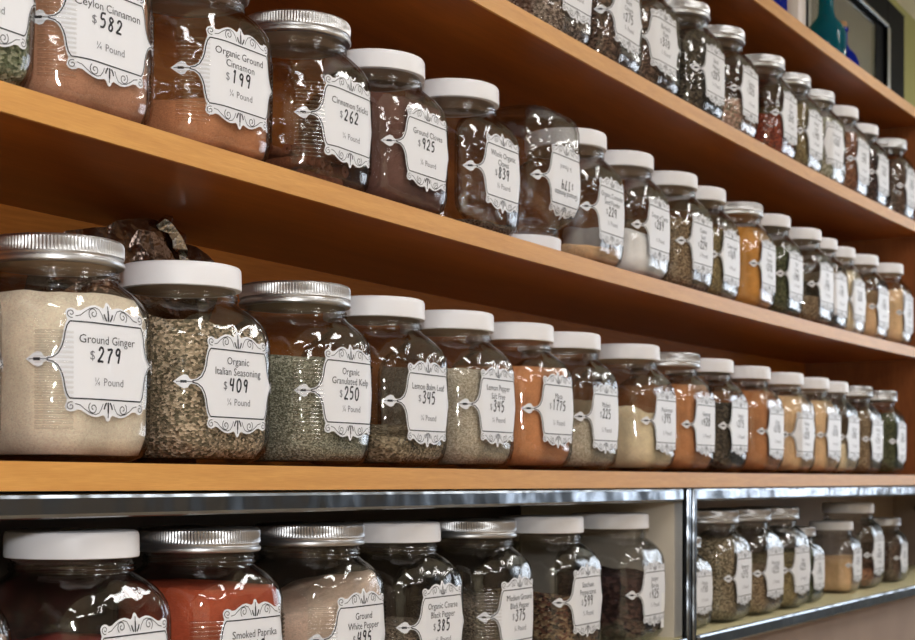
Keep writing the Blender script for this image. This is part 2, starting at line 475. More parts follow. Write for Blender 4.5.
def ink_lines():
    """(points, width) of the printed border and scrolls"""
    L = []
    for sy in (1, -1):
        L.append(([(-.0415*1 + .083*i/14, sy*.0338) for i in range(15)], .0012))
        for sx in (1, -1):
            L.append(([(sx*u, sy*v) for u, v in [(-.0415, .0338), (-.0440, .0300), (-.0456, .0240), (-.0466, .0170), (-.0484, .0110), (-.0514, .0054), (-.0556, .0020), (-.0610, .0006)]], .0011))
            L.append(([(sx*u, sy*v) for u, v in spiral(-.0405, .0408, .0040, 1.25, -1.2, -1)], .0007))
            L.append(([(sx*u, sy*v) for u, v in spiral(-.0185, .0418, .0056, 1.4, -2.2, -1)], .0008))
            L.append(([(sx*u, sy*v) for u, v in [(-.0365, .0385), (-.032, .0395), (-.0275, .043), (-.022, .0462), (-.016, .0474), (-.0115, .046), (-.0085, .042), (-.0065, .0375)]], .0007))
            L.append(([(sx*u, sy*v) for u, v in [(-.0022, .0365), (-.0042, .0395), (-.0052, .0425)]], .0016))
        L.append(([(0, sy*.0362), (0, sy*.041), (0, sy*.0458)], .0019))
        L.append(([(0, sy*.0458), (0, sy*.0500)], .0010))
    for sx in (1, -1):
        L.append(([(sx*-.0600, 0), (sx*-.066, 0), (sx*-.072, 0), (sx*-.0765, 0)], .0007))
        L.append(([(sx*-.0665, 0), (sx*-.0695, 0), (sx*-.0725, 0)], .0026))
    return L

DIG = {  # hand-written strokes in a 0..0.6 by 0..1 box
 '0': [[(.3, 1), (.1, .8), (.06, .45), (.18, .06), (.38, .04), (.55, .35), (.52, .75), (.3, 1)]],
 '1': [[(.18, .82), (.34, 1), (.31, .5), (.29, 0)]],
 '2': [[(.08, .75), (.2, .97), (.42, .95), (.5, .72), (.3, .35), (.05, .04), (.3, .06), (.58, .03)]],
 '3': [[(.1, .9), (.35, 1), (.5, .8), (.26, .55), (.52, .4), (.45, .1), (.2, 0), (.05, .12)]],
 '4': [[(.15, 1), (.08, .5), (.5, .52)], [(.48, 1), (.42, 0)]],
 '5': [[(.52, 1), (.16, .96), (.12, .58), (.4, .6), (.52, .35), (.38, .06), (.08, .02)]],
 '6': [[(.46, 1), (.2, .7), (.08, .3), (.2, .02), (.44, .08), (.48, .34), (.28, .46), (.1, .3)]],
 '7': [[(.05, .95), (.55, .98), (.34, .5), (.24, 0)]],
 '8': [[(.46, .88), (.26, 1), (.12, .8), (.46, .34), (.36, .03), (.12, .1), (.16, .4), (.48, .78), (.46, .88)]],
 '9': [[(.5, .9), (.26, 1), (.1, .76), (.24, .55), (.46, .66), (.5, .92), (.46, .45), (.4, 0)]],
 '-': [[(.1, .5), (.5, .5)]],
}
_txt = {}
def text_tris(body, size, width=1.0):
    """triangles of a printed text line, centred on u=0, baseline at 0, at most .082 wide"""
    k = (body, size, width)
    if k in _txt: return _txt[k]
    cu = bpy.data.curves.new('lettering', 'FONT'); cu.body = body; cu.align_x = 'CENTER'; cu.size = size * 1.35; cu.resolution_u = 2; cu.offset = -size * .004
    ob = bpy.data.objects.new('lettering', cu); COL.objects.link(ob)
    dg = bpy.context.evaluated_depsgraph_get(); dg.update()
    ev = ob.evaluated_get(dg); me = ev.to_mesh()
    me.calc_loop_triangles()
    vs = [(v.co.x, v.co.y) for v in me.vertices]; fs = [tuple(t.vertices) for t in me.loop_triangles]
    ev.to_mesh_clear(); bpy.data.objects.remove(ob); bpy.data.curves.remove(cu)
    w = max((abs(x) for x, y in vs), default=.01)
    kx = min(width, .0405 / w)
    vs = [(x*kx, y) for x, y in vs]
    _txt[k] = (vs, fs); return _txt[k]

def ribbon(pts, w):
    vs, fs = [], []
    for i, (x, y) in enumerate(pts):
        a = pts[max(i-1, 0)]; b = pts[min(i+1, len(pts)-1)]
        dx, dy = b[0]-a[0], b[1]-a[1]; l = math.hypot(dx, dy) or 1
        nx, ny = -dy/l*w/2, dx/l*w/2
        vs += [(x+nx, y+ny), (x-nx, y-ny)]
        if i: fs.append((2*i-2, 2*i-1, 2*i+1, 2*i))
    return vs, fs

def smooth_line(p, k=4):
    out = []
    for i in range(len(p) - 1):
        p0 = p[max(i-1, 0)]; p1 = p[i]; p2 = p[i+1]; p3 = p[min(i+2, len(p)-1)]
        for j in range(k):
            t = j/k
            out.append(tuple(.5*((2*p1[c]) + (-p0[c]+p2[c])*t + (2*p0[c]-5*p1[c]+4*p2[c]-p3[c])*t*t + (-p0[c]+3*p1[c]-3*p2[c]+p3[c])*t**3) for c in (0, 1)))
    out.append(p[-1]); return out

LABEL_FLAT = None
def label_flat():
    """the die-cut paper as fine flat triangles"""
    global LABEL_FLAT
    if LABEL_FLAT: return LABEL_FLAT
    bm = bmesh.new()
    from mathutils.geometry import delaunay_2d_cdt
    ol = [Vector(p) for p in outline()]
    cv, ce, cf, _, _, _ = delaunay_2d_cdt(ol, [], [list(range(len(ol)))], 1, 1e-7)
    vs = [bm.verts.new((q.x, q.y, 0)) for q in cv]
    for f in cf: bm.faces.new([vs[i] for i in f])
    for i in range(-17, 18):
        g = bm.verts[:] + bm.edges[:] + bm.faces[:]
        bmesh.ops.bisect_plane(bm, geom=g, plane_co=(i*.0045, 0, 0), plane_no=(1, 0, 0))
    for i in range(-3, 4):
        g = bm.verts[:] + bm.edges[:] + bm.faces[:]
        bmesh.ops.bisect_plane(bm, geom=g, plane_co=(0, i*.014, 0), plane_no=(0, 1, 0))
    bm.verts.index_update()
    LABEL_FLAT = ([(v.co.x, v.co.y) for v in bm.verts], [tuple(v.index for v in f.verts) for f in bm.faces])
    bm.free(); return LABEL_FLAT

def wrap(kind, u, v, off, zc, shift, flip):
    if flip: u, v = -u, -v
    z = zc + v
    a, r = prof_at(kind, z); a0, r0 = prof_at(kind, .06)
    s = (u + shift) * sec_per(a, r) / sec_per(a0, r0)
    (x, y), (nx, ny) = sec_at(a, r, s)
    return (x + nx*off, y + ny*off, z)

def make_label(parent, kind, zc, shift, flip, lines, price, rnd):
    mb = MB()
    vs, fs = label_flat()
    mb.add([wrap(kind, u, v, .0006, zc, shift, flip) for u, v in vs], fs)
    lab = mb.build('label', M['paper'], parent, smooth=True)
    ik = MB()
    def put(vs, fs, mi=0): ik.add([wrap(kind, u, v, .00105, zc, shift, flip) for u, v in vs], fs, mi)
    for pts, w in ink_lines():
        put(*ribbon(pts, w))
    y = .0155 if len(lines) == 1 else .0195
    for ln in lines:
        vs, fs = text_tris(ln, .0080, 1.0); put([(u, v + y) for u, v in vs], fs); y -= .0108
    py = y - .0046
    # price, hand-written after a printed dollar sign
    w = .0106; n = len(price); x0 = -(n * w) / 2 + .001
    vs, fs = text_tris('$', .0086); put([(u + x0 - .0048, v + py + .001) for u, v in vs], fs, 1)
    for i, ch in enumerate(price):
        if ch not in DIG: continue
        h = .0136 * rnd.uniform(.92, 1.06); dy = rnd.uniform(-.0006, .0006)
        for st in DIG[ch]:
            p = smooth_line([(x0 + i*w + .0012 + x*h*.92 + y_*.0012, py - .001 + dy + y_*h) for x, y_ in st])
            put(*ribbon(p, .0021))
    vs, fs = text_tris('\u00bc Pound', .0074, 1.0); put([(u + .001, v - .0215) for u, v in vs], fs, 1)
    ik.build('lettering', [M['ink'], M['grey_ink']], lab)
    return lab

S = srgb
C = {
 'ginger': powder('ground_ginger', S(206, 189, 166)), 'cinnamon': powder('ground_cinnamon', S(170, 118, 86)), 'cinnamon2': powder('organic_cinnamon', S(174, 112, 68)),
 'cloves': powder('ground_cloves', S(92, 62, 54)), 'white': powder('white_powder', S(224, 220, 214)), 'turmeric': powder('ochre_powder', S(190, 128, 34)),
 'maca': powder('orange_powder', S(180, 116, 66)), 'paprika': powder('red_powder', S(160, 64, 26)), 'red': powder('brick_red_powder', S(140, 44, 34)),
 'wpepper': powder('white_pepper', S(196, 170, 148)), 'tan': powder('tan_powder', S(196, 158, 114)), 'peach': powder('peach_powder', S(206, 168, 122)), 'cream': powder('cream_powder', S(204, 184, 148)),
 'orange': powder('orange_brown_powder', S(172, 112, 62)), 'grey': grain('grey_beige', [S(172, 160, 140), S(150, 138, 118), S(190, 180, 160), S(130, 120, 100)], 640, .4),
 'italian': grain('italian_herbs', [S(128, 112, 88), S(160, 140, 112), S(98, 90, 68), S(190, 170, 142), S(78, 68, 50)], 330, .9),
 'kelp': grain('kelp_granules', [S(118, 116, 92), S(82, 84, 66), S(150, 148, 124), S(60, 62, 48), S(176, 174, 152)], 620, .8),
 'leaf': grain('leaf_flakes', [S(104, 92, 70), S(134, 118, 92), S(80, 70, 52), S(158, 142, 114)], 300, 1),
 'green': grain('green_herb', [S(92, 100, 70), S(120, 126, 94), S(70, 78, 52), S(150, 150, 120)], 260, 1),
 'dkgreen': grain('dark_green_herb', [S(52, 62, 36), S(72, 80, 48), S(38, 46, 28), S(90, 92, 60)], 280, 1),
 'pepper': grain('black_pepper', [S(60, 50, 44), S(96, 84, 72), S(40, 34, 32), S(130, 116, 98)], 520, .9),
 'corns': grain('peppercorns', [S(78, 58, 46), S(112, 88, 64), S(48, 38, 32), S(136, 114, 84), S(94, 56, 44)], 210, 1.2),
 'berries': grain('dark_berries', [S(48, 32, 32), S(70, 48, 44), S(34, 24, 26)], 130, 1.2),
 'bark': grain('bark_chips', [S(104, 88, 78), S(132, 114, 100), S(76, 64, 56), S(156, 140, 126)], 250, 1.1),
 'seed': grain('brown_seed', [S(112, 90, 66), S(140, 116, 86), S(88, 70, 50), S(158, 136, 104)], 360, .9),
 'olive': grain('olive_seed', [S(122, 106, 68), S(150, 132, 88), S(98, 86, 54)], 360, .9),
 'dkbrown': grain('dark_brown_root', [S(70, 52, 44), S(92, 70, 58), S(52, 40, 34), S(112, 88, 72)], 240, 1),
 'chili': grain('chili_flakes', [S(140, 50, 24), S(112, 42, 26), S(170, 74, 34), S(90, 40, 30)], 260, 1),
 'rust': grain('rust_bark', [S(122, 76, 50), S(146, 96, 64), S(98, 60, 42)], 190, 1),
 'pink': grain('pinkish_grain', [S(176, 140, 120), S(150, 112, 96), S(120, 110, 90), S(196, 170, 150)], 220, .8),
 'dark': grain('dark_leaf', [S(58, 52, 44), S(80, 72, 60), S(42, 38, 34)], 200, 1),
 'palegreen': grain('pale_green_flakes', [S(160, 160, 138), S(136, 136, 112), S(184, 182, 164)], 220, .8),
 'sticks': wood('cinnamon_bark', S(150, 92, 62), S(92, 52, 36), rough=.8, scale=(60, 60, 8), coat=0),
}

# name, X, Y, scale, body kind, lid, contents, fill height, tilt, tilt angle, roughness of the top, label shift, label lines, price, label text
J = {}
J['a'] = [
 (2.057,1.053,1,'s','tin','bark',.150,.0,0,.004,0,['Birch','Bark'],'295','glass jar packed with grey-brown bark, first in view on the top jar shelf'),
 (2.245,1.053,1,'s','tin','dkbrown',.140,.004,1,.006,-.010,['Black','Cohosh'],'275','dark brown root jar right after the grey-brown bark jar on the top shelf'),
 (2.403,1.053,1,'s','tin','dkbrown',.135,.004,2,.006,-.016,['Burdock','Root'],'310','third jar on the top jar shelf, brown root, label turned to the viewer'),
 (2.611,1.053,1,'s','tin','dark',.150,.002,0,.004,.004,['Black','Walnut'],'285','jar full of near-black leaf under a grey tin lid on the top jar shelf'),
 (2.792,1.053,1,'s','tin','pink',.070,.006,0,.004,.004,['Calamus'],'325','tin-lidded jar half filled with pinkish tan grain under dark space, before the red chili jar'),
 (3.026,1.053,1,'s','tin','chili',.092,.010,0,.006,.002,['Chili','Flakes'],'240','jar of bright red-brown chili flakes with tin lid on the top jar shelf'),
 (3.196,1.053,1,'s','tin','olive',.135,.002,0,.004,0,['Fennel','Seed'],'190','tin-lidded jar of olive seed just past the red chili flakes, top jar shelf'),
 (3.367,1.053,1,'s','tin','palegreen',.140,.002,0,.004,-.022,['Horehound'],'260','jar of pale grey-green flakes whose label faces the viewer most, top jar shelf'),
 (3.555,1.053,1,'s','white','rust',.145,.003,0,.004,0,['Sassafras'],'345','white-lidded jar of rust brown bark on the top jar shelf'),
 (3.726,1.053,1,'s','white','berries',.140,.003,0,.004,0,['Hawthorn'],'365','white-lidded jar of dark berries second from the end panel, top jar shelf'),
 (3.990,1.053,1,'s','tin','dkbrown',.150,.003,0,.004,0,['Valerian'],'330','greyish-lidded jar of dark brown root, last by the end panel, top jar shelf'),
]
J['b'] = [
 (.936,1.053,1,'s','white','green',.125,.0,0,.005,0,['Organic','Catnip'],'310','jar of green herb cut off by the photo edge, first on the middle shelf'),
 (1.095,1.053,1,'r','tin','cinnamon',.160,.0,0,.003,-.012,['Ceylon Cinnamon'],'582','ribbed glass jar full of ground cinnamon, label reading Ceylon Cinnamon'),
 (1.282,1.053,1,'r','tin','cinnamon2',.066,.012,.3,.003,-.008,['Organic Ground','Cinnamon'],'199','ribbed glass jar part filled with orange-brown powder, label reading Organic Ground Cinnamon'),
 (1.473,1.053,1,'r','tin','',0,0,0,0,-.004,['Cinnamon Sticks'],'262','tin-lidded ribbed jar with cinnamon sticks lying at the bottom, label reading Cinnamon Sticks'),
 (1.639,1.053,1,'s','white','cloves',.145,.004,2,.004,0,['Ground Cloves'],'925','white-lidded jar of dark brown powder, label reading Ground Cloves'),
 (1.831,1.053,1,'s','white','pepper',.020,.004,1,.004,0,['Whole Organic','Cloves'],'839','nearly empty white-lidded jar with a few cloves, label reading Whole Organic Cloves'),
 (2.020,1.053,1,'s','white','seed',.0,0,0,0,0,['Ground Annatto'],'174','empty glass jar standing upside down on its white lid, label inverted'),
 (2.177,1.053,1,'s','white','tan',.036,.008,1,.004,0,['Organic Coriander','Seed Powder'],'229','white-lidded jar with a little tan powder, right beside the upside-down jar'),
 (2.361,1.053,1,'s','white','white',.062,.020,2.8,.004,0,['Cream of Tartar'],'289','white-lidded jar with a sloping heap of white powder on the middle shelf'),
 (2.556,1.053,1,'s','white','seed',.125,.004,1,.006,0,['Cumin','Seed'],'224','white-lidded jar of grey-brown seed just past the white powder, middle shelf'),
 (2.712,1.059,1,'s','white','olive',.130,.004,1,.006,0,['Cumin Seed'],'169','white-lidded jar of olive brown seed just before the ochre jar, middle shelf'),
 (2.896,1.053,1,'s','tin','turmeric',.156,.002,0,.002,.004,['Curry','Powder'],'210','jar full of bright ochre yellow powder with tin lid, middle shelf'),
 (3.066,1.053,1,'s','white','dkgreen',.140,.004,0,.005,0,['Dill','Weed'],'340','white-lidded jar of dark green herb next after the ochre jar, middle shelf'),
 (3.275,1.053,1,'s','white','seed',.066,.008,1,.005,0,['Dill','Seed'],'195','wide-looking white-lidded jar half full of grey-tan seed, second after the ochre jar'),
 (3.434,1.065,1,'s','white','dark',.110,.004,0,.004,-.014,['Fennel'],'185','white-lidded jar of dark leaf, label facing the viewer, fourth from the end panel, middle shelf'),
 (3.598,1.071,1,'s','white','cream',.150,.002,0,.003,-.010,['Fenugreek'],'230','white-lidded jar full of cream powder, third from the end panel, middle shelf'),
 (3.763,1.062,1,'s','white','tan',.092,.006,0,.004,.004,['Garlic'],'250','white-lidded jar two-thirds full of tan powder, second from the end panel, middle shelf'),
 (3.963,1.053,1,'s','white','peach',.140,.003,0,.003,.006,['Garlic','Granules'],'245','white-lidded jar of peach tan powder, last before the end panel on the middle shelf'),
]
J['c'] = [
 (.900,1.053,1,'s','white','tan',.140,0,0,.003,0,['Garlic'],'265','sliver of a glass jar at the photo edge beside the ground ginger jar'),
 (1.095,1.053,1,'r','tin','ginger',.153,.002,1,.002,-.011,['Ground Ginger'],'279','ribbed glass jar full of cream powder, label reading Ground Ginger'),
 (1.274,1.053,1,'s','white','italian',.142,.006,2.6,.006,-.002,['Organic','Italian Seasoning'],'409','white-lidded jar of brown-green flakes, label reading Organic Italian Seasoning'),
 (1.475,1.053,1,'r','tin','kelp',.124,.006,1,.004,-.002,['Organic','Granulated Kelp'],'250','tin-lidded jar of green-grey granules, label reading Organic Granulated Kelp'),
 (1.641,1.053,1,'s','white','leaf',.046,.010,.5,.006,0,['Lemon Balm Leaf'],'345','white-lidded jar with a low layer of leaf, label reading Lemon Balm Leaf'),
 (1.819,1.053,1,'s','white','grey',.132,.004,1,.004,0,['Lemon Pepper','Salt Free'],'345','white-lidded jar of pale grey-beige grain, label reading Lemon Pepper Salt Free'),
 (1.998,1.053,1,'s','white','maca',.146,.004,1,.003,0,['Maca'],'1775','white-lidded jar full of orange powder, label reading Maca, lower oak shelf'),
 (2.157,1.053,1,'s','white','grey',.085,.008,1,.005,0,['Mullein'],'225','white-lidded jar of greyish flakes just past the orange powder jar, lower oak shelf'),
 (2.388,1.053,1,'s','white','cream',.096,.020,2.4,.012,.006,['Mushroom'],'395','jar with cream powder heaped unevenly under a wide white lid, lower oak shelf'),
 (2.567,1.053,1,'s','tin','orange',.150,.003,0,.003,.006,['Nutmeg'],'420','tin-lidded jar of orange-brown powder, only such lid mid-row on the lower oak shelf'),
 (2.738,1.053,1,'s','white','dark',.125,.006,0,.005,.006,['Nettle'],'215','white-lidded jar of dark grey leaf just past the tin-lidded orange-brown jar'),
 (2.945,1.053,1,'s','white','orange',.158,.002,0,.002,.006,['Onion'],'270','white-lidded jar of orange-brown powder just past the dark grey leaf jar'),
 (3.153,1.053,1,'s','white','peach',.158,.002,0,.002,-.018,['Orange','Peel'],'205','white-lidded jar of peach powder with its label turned to the viewer, lower oak shelf'),
 (3.332,1.053,1,'s','white','peach',.156,.002,0,.002,.004,['Onion'],'210','white-lidded jar of peach powder fourth from the end panel, lower oak shelf'),
 (3.488,1.056,1,'s','white','cream',.070,.006,0,.004,.004,['Oregano'],'240','white-lidded jar half full of cream powder, third from the end panel, lower oak shelf'),
 (3.675,1.053,1,'s','tin','seed',.146,.003,0,.003,.004,['Oregano','Leaf'],'255','jar of brown seed under a greyish lid, second from the end panel, lower oak shelf'),
 (3.898,1.053,1,'s','tin','dkgreen',.150,.003,0,.003,.004,['Parsley'],'280','greyish-lidded jar of dark green herb, last by the end panel, lower oak shelf'),
]
J['d'] = [
 (.912,1.053,1,'s','white','pink',.125,0,0,.004,0,['Pink Salt'],'180','sliver of a jar at the photo edge beside the white-lidded dark red jar, display case'),
 (1.118,1.053,1,'s','white','red',.098,.004,1,.004,0,['Ground','Paprika'],'305','white-lidded jar with dark red powder low inside, nearest whole jar in the display case'),
 (1.306,1.053,1,'r','tin','paprika',.145,.003,2,.002,-.004,['Smoked Paprika'],'365','tin-lidded jar full of red-orange powder, label reading Smoked Paprika'),
 (1.505,1.053,1,'r','tin','wpepper',.122,.024,-.4,.003,-.004,['Ground','White Pepper'],'495','tin-lidded jar of sloping beige powder, label reading Ground White Pepper'),
 (1.681,1.053,1,'s','white','pepper',.080,.008,2,.006,-.002,['Organic Coarse','Black Pepper'],'385','white-lidded jar part filled with dark pepper, label reading Organic Coarse Black Pepper'),
 (1.883,1.053,1,'r','tin','pepper',.094,.006,1,.004,-.004,['Medium Ground','Black Pepper'],'375','tin-lidded jar of dark grey pepper, label reading Medium Ground Black Pepper'),
 (2.099,1.053,1,'s','white','corns',.088,.010,2.6,.008,-.004,['Szechuan','Peppercorns'],'599','white-lidded jar of mixed brown peppercorns, label priced 599, display case'),
 (2.344,1.053,1,'s','white','berries',.108,.004,1,.006,0,['Juniper','Berries'],'425','white-lidded jar of near-black berries against the cream divider, white tape on its label'),
]
J['e'] = [
 (2.604,1.050,.78,'s','tin','olive',.150,0,0,.003,0,['Pickling'],'150','small jar half hidden behind the chrome post, right compartment of the display case'),
 (2.783,1.060,1,'s','tin','leaf',.150,.003,0,.004,.004,['Rosemary'],'215','tallest tin-lidded jar of brown-olive flakes nearest the chrome post, right compartment'),
 (2.967,1.060,1,'s','tin','seed',.085,.008,0,.006,0,['Rosemary'],'235','tin-lidded jar half full of brown seed, second tall jar from the chrome post'),
 (3.143,1.060,1,'s','tin','olive',.100,.008,0,.006,-.008,['Sage'],'225','tin-lidded jar of olive flakes, third tall jar from the chrome post'),
 (3.312,1.062,.78,'s','tin','dkgreen',.140,.003,0,.004,0,['Sage','Leaf'],'195','small tin-lidded jar of dark green herb wedged after three tall jars, right compartment'),
 (3.643,1.075,.80,'s','white','tan',.100,.004,0,.003,.006,['Savory'],'185','short white-lidded jar two-thirds full of tan powder, right compartment'),
 (3.832,1.090,1,'s','white','rust',.055,.010,0,.008,0,['Star','Anise'],'650','tall white-lidded jar with red-brown pieces at the bottom, right compartment'),
 (4.096,1.080,.80,'s','tin','dkbrown',.120,.003,0,.004,0,['Tarragon'],'325','small jar of dark brown herb with gold-grey lid, last in the right compartment'),
]
GROUP = {'a': 'spice jars on the top jar shelf', 'b': 'spice jars on the middle shelf', 'c': 'spice jars on the lower oak shelf', 'd': 'spice jars in the left compartment of the display case', 'e': 'spice jars in the right compartment of the display case'}
LZ = {'Ground Ginger': .0085, 'Organic Italian Seasoning': 0, 'Organic Granulated Kelp': .001, 'Lemon Balm Leaf': -.003, 'Lemon Pepper Salt Free': .001, 'Cinnamon Sticks': -.002, 'Ground Cloves': 0}
HZ = {('b', .936): .95, ('b', 1.095): .95, ('b', 1.282): .95, ('b', 1.473): .955, ('b', 1.639): .94, ('b', 1.831): .98, ('c', 1.274): .985, ('a', 3.726): .95, ('d', 1.118): 1.02, ('d', 1.306): 1.015, ('d', 1.505): 1.015}
seed = 0
for row in 'abcde':
    for (X, Y, s, kind, lid, con, zf, tilt, ang, bumpy, shift, lines, price, text) in J[row]:
        seed += 1; rnd = random.Random(seed)
        if row in Z: z = Z[row] + sag(X, SG[row]); ry = -math.atan(slope(X, SG[row]))
        else: z = CASE_Z; ry = 0
        root = tag(empty('spice_jar', (X, Y, CZ + z + .0006), (0, ry, rnd.uniform(-.03, .03))), text, 'jar', GROUP[row])
        root.scale = (s, s, s * HZ.get((row, X), 1))
        holder = root; flip = False
        up = text.startswith('empty glass jar standing upside')
        gl = link('glass_body', glass_mesh(kind), root)
        ld = link('lid', lid_mesh(lid), root)
        if kind == 'r': link('grip_ribs', ridge_mesh(kind, -1), gl); link('grip_ribs', ridge_mesh(kind, 1), gl)
        if con and zf > 0:
            link('contents', content_mesh(kind, zf, tilt, ang, bumpy, C[con], seed), root)
        if 'cinnamon sticks' in text:
            for q in range(15):
                mb = MB(); n = 18; L = rnd.uniform(.07, .095); R_ = rnd.uniform(.0055, .0075)
                rings = []
                for k in range(7):
                    x = -L/2 + L*k/6; rings.append([(x, R_*rnd.uniform(.95, 1.05)*math.cos(2*PI*i/n), R_*math.sin(2*PI*i/n)) for i in range(n)])
                back = [[(p[0], p[1]*.3, p[2]*.3) for p in r_] for r_ in rings[::-1]]
                mb.rings(rings + back + [rings[0]], closed_top=False, closed_bottom=False)
                st = mb.build('cinnamon_stick', C['sticks'], root, smooth=True, angle=.8)
                lay = q // 5; j = q % 5
                yaw = rnd.uniform(-.3, .3) + (PI/2 if lay == 1 else 0)
                o = (j - 2) * .0185
                st.location = (o if lay == 1 else rnd.uniform(-.006, .006), rnd.uniform(-.006, .006) if lay == 1 else o, .0155 + lay*.0155)
                st.rotation_euler = (0, rnd.uniform(-.04, .04), yaw*.35 if lay != 1 else PI/2 + rnd.uniform(-.1, .1))
        lb = make_label(root, kind, (.081 + LZ.get(text.split('reading ')[-1], rnd.uniform(-.003, .003))) if not up else .103, shift, False, lines, price, rnd)
        if 'white tape' in text:
            mb = MB(); q = 6
            a0 = [wrap('s', .030 + .016*i/q, -.060 + 0*i, .0014, .081, shift, False) for i in range(q+1)]
            a1 = [wrap('s', .028 + .016*i/q, -.004, .0014, .081, shift, False) for i in range(q+1)]
            mb.add(a0 + a1, [(i, i+1, q+2+i, q+1+i) for i in range(q)])
            tp = mb.build('tape_strip', M['tape'], lb, smooth=True); tag(tp, 'white tape strip')
        if up:
            root.rotation_euler = (PI, 0, PI); root.location.z += .2052

# ------------------------------------------------------------------ crumpled foil pouch behind the front jars
def pouch_point(u, v, side, sx, sy, sz, sd):
    e = max(abs(u), abs(v)); t = 1 - e**4
    h = (v*.5 + .5)
    top = 1 - .20*u*u - .10*max(0, -u)**3
    n = abs(noise.noise(Vector((u*2.6 + sd, v*2.6, side*2.0)))) + .55*abs(noise.noise(Vector((u*5.5 + sd, v*5.5, side*5.0))))
    y = side*t*(1 - .45*h)*(.45 + 1.0*n)*sy
    y -= .055*h*h
    x = u*sx*(1 - .10*h) + .016*noise.noise(Vector((v*2, u*2, sd)))
    z = h*sz*top + .020*h*(noise.noise(Vector((u*2.4, v*1.5, sd))) - .4*abs(noise.noise(Vector((u*6, v, sd)))))
    return (x, y, z)
def pouch(loc, sx, sy, sz, mat, sd, rz):
    bm = bmesh.new()
    bmesh.ops.create_grid(bm, x_segments=17, y_segments=17, size=1)
    rj = random.Random(5)
    vs = [(v.co.x + (rj.uniform(-.03, .03) if max(abs(v.co.x), abs(v.co.y)) < .97 else 0), v.co.y + (rj.uniform(-.03, .03) if max(abs(v.co.x), abs(v.co.y)) < .97 else 0)) for v in bm.verts]
    bmesh.ops.triangulate(bm, faces=bm.faces[:]); fs = [[v.index for v in f.verts] for f in bm.faces]
    bm.free()
    mb = MB()
    for side in (-1, 1):
        mb.add([pouch_point(u, v, side, sx, sy, sz, sd) for u, v in vs], fs if side < 0 else [f[::-1] for f in fs])
    me = mb.mesh('foil_pouch', mat)
    zmin = min(v.co.z for v in me.vertices)
    for v in me.vertices: v.co.z -= zmin
    o = link('foil_pouch', me, None, loc); o.rotation_euler = (0, 0, rz); return o
PS = (.175, .040, .274, 3.7)
p = pouch((1.325, 1.215, CZ + Z['c'] + sag(1.39, SG['c']) + .001), PS[0], PS[1], PS[2], M['foil'], PS[3], .0)
tag(p, 'crumpled dark bronze foil pouch behind the ginger and Italian seasoning jars', 'pouch')
mb = MB(); rows = []
for i in range(15):
    t = i/14
    u = .22 + .70*t; v = .97 - .55*t**1.5
    x, y, z = pouch_point(u, v, -1, *PS)
    w = .011 + .004*math.sin(i*2.1); y -= .004
    rows.append([(x - w*.6, y + .002*math.sin(i*1.7), z - w*.5), (x, y - .007, z + .002), (x + w*.8, y + .001*math.cos(i*2.3), z + w*.7), (x + .002, y + .006, z)])
mb.rings(rows)
s_ = mb.build('sealed_seam', M['foil_silver'], p); tag(s_, 'bright silver folded seam')

# ------------------------------------------------------------------ things on the bottle shelf
def bottle(name, X, Y, prof, mat, label, group='coloured bottles on the uppermost shelf', inner=True):
    z = CZ + Z['bottle'] + sag(X, SG['bottle']) + .0022
    root = tag(empty(name, (X, Y, z)), label, 'bottle', group)
    mb = MB(); pr = [(max(r, .001), h) for r, h in prof]
    full = pr + ([(r - .0025, h) for r, h in pr[::-1] if h > .004] if inner else [])
    lathe(mb, full, 40)
    me = mb.mesh('bottle_body', mat, True, .9)
    link('bottle_body', me, root)
    return root
long_neck = [(.034, 0), (.038, .003), (.040, .012), (.040, .13), (.039, .15), (.034, .172), (.026, .19), (.019, .205), (.016, .225), (.0145, .29), (.0165, .292), (.0165, .302), (.0145, .304)]
round_b = [(.030, 0), (.036, .004), (.040, .02), (.042, .05), (.040, .075), (.032, .095), (.020, .108), (.013, .118), (.012, .15), (.015, .152), (.015, .160)]
def cork(root, z, r):
    mb = MB(); lathe(mb, [(r*.9, z), (r, z + .004), (r*1.1, z + .022), (r, z + .024)], 24); mb.build('cork', M['cork'], root, smooth=True, angle=.7)
b1 = bottle('glass_bottle', 3.165, 1.07, long_neck, M['blue_glass'], 'cobalt blue glass bottle on the uppermost shelf, nearest of its row'); cork(b1, .29, .0115)
b2 = bottle('glass_bottle', 3.405, 1.10, [(.03, 0), (.033, .003), (.034, .01), (.034, .16), (.030, .18), (.018, .20), (.014, .23), (.014, .27)], M['white_ceramic'], 'slim off-white bottle between the blue and teal bottles', inner=False)
b3 = bottle('glass_bottle', 3.525, 1.055, [(r*1.12, h*.62) for r, h in long_neck], M['teal_glass'], 'tall teal green glass bottle in front of the black frame'); cork(b3, .178, .0125)
b4 = bottle('glass_bottle', 3.755, 1.085, round_b, M['blue_glass'], 'small round cobalt blue bottle beside the teal bottle'); cork(b4, .15, .0105)

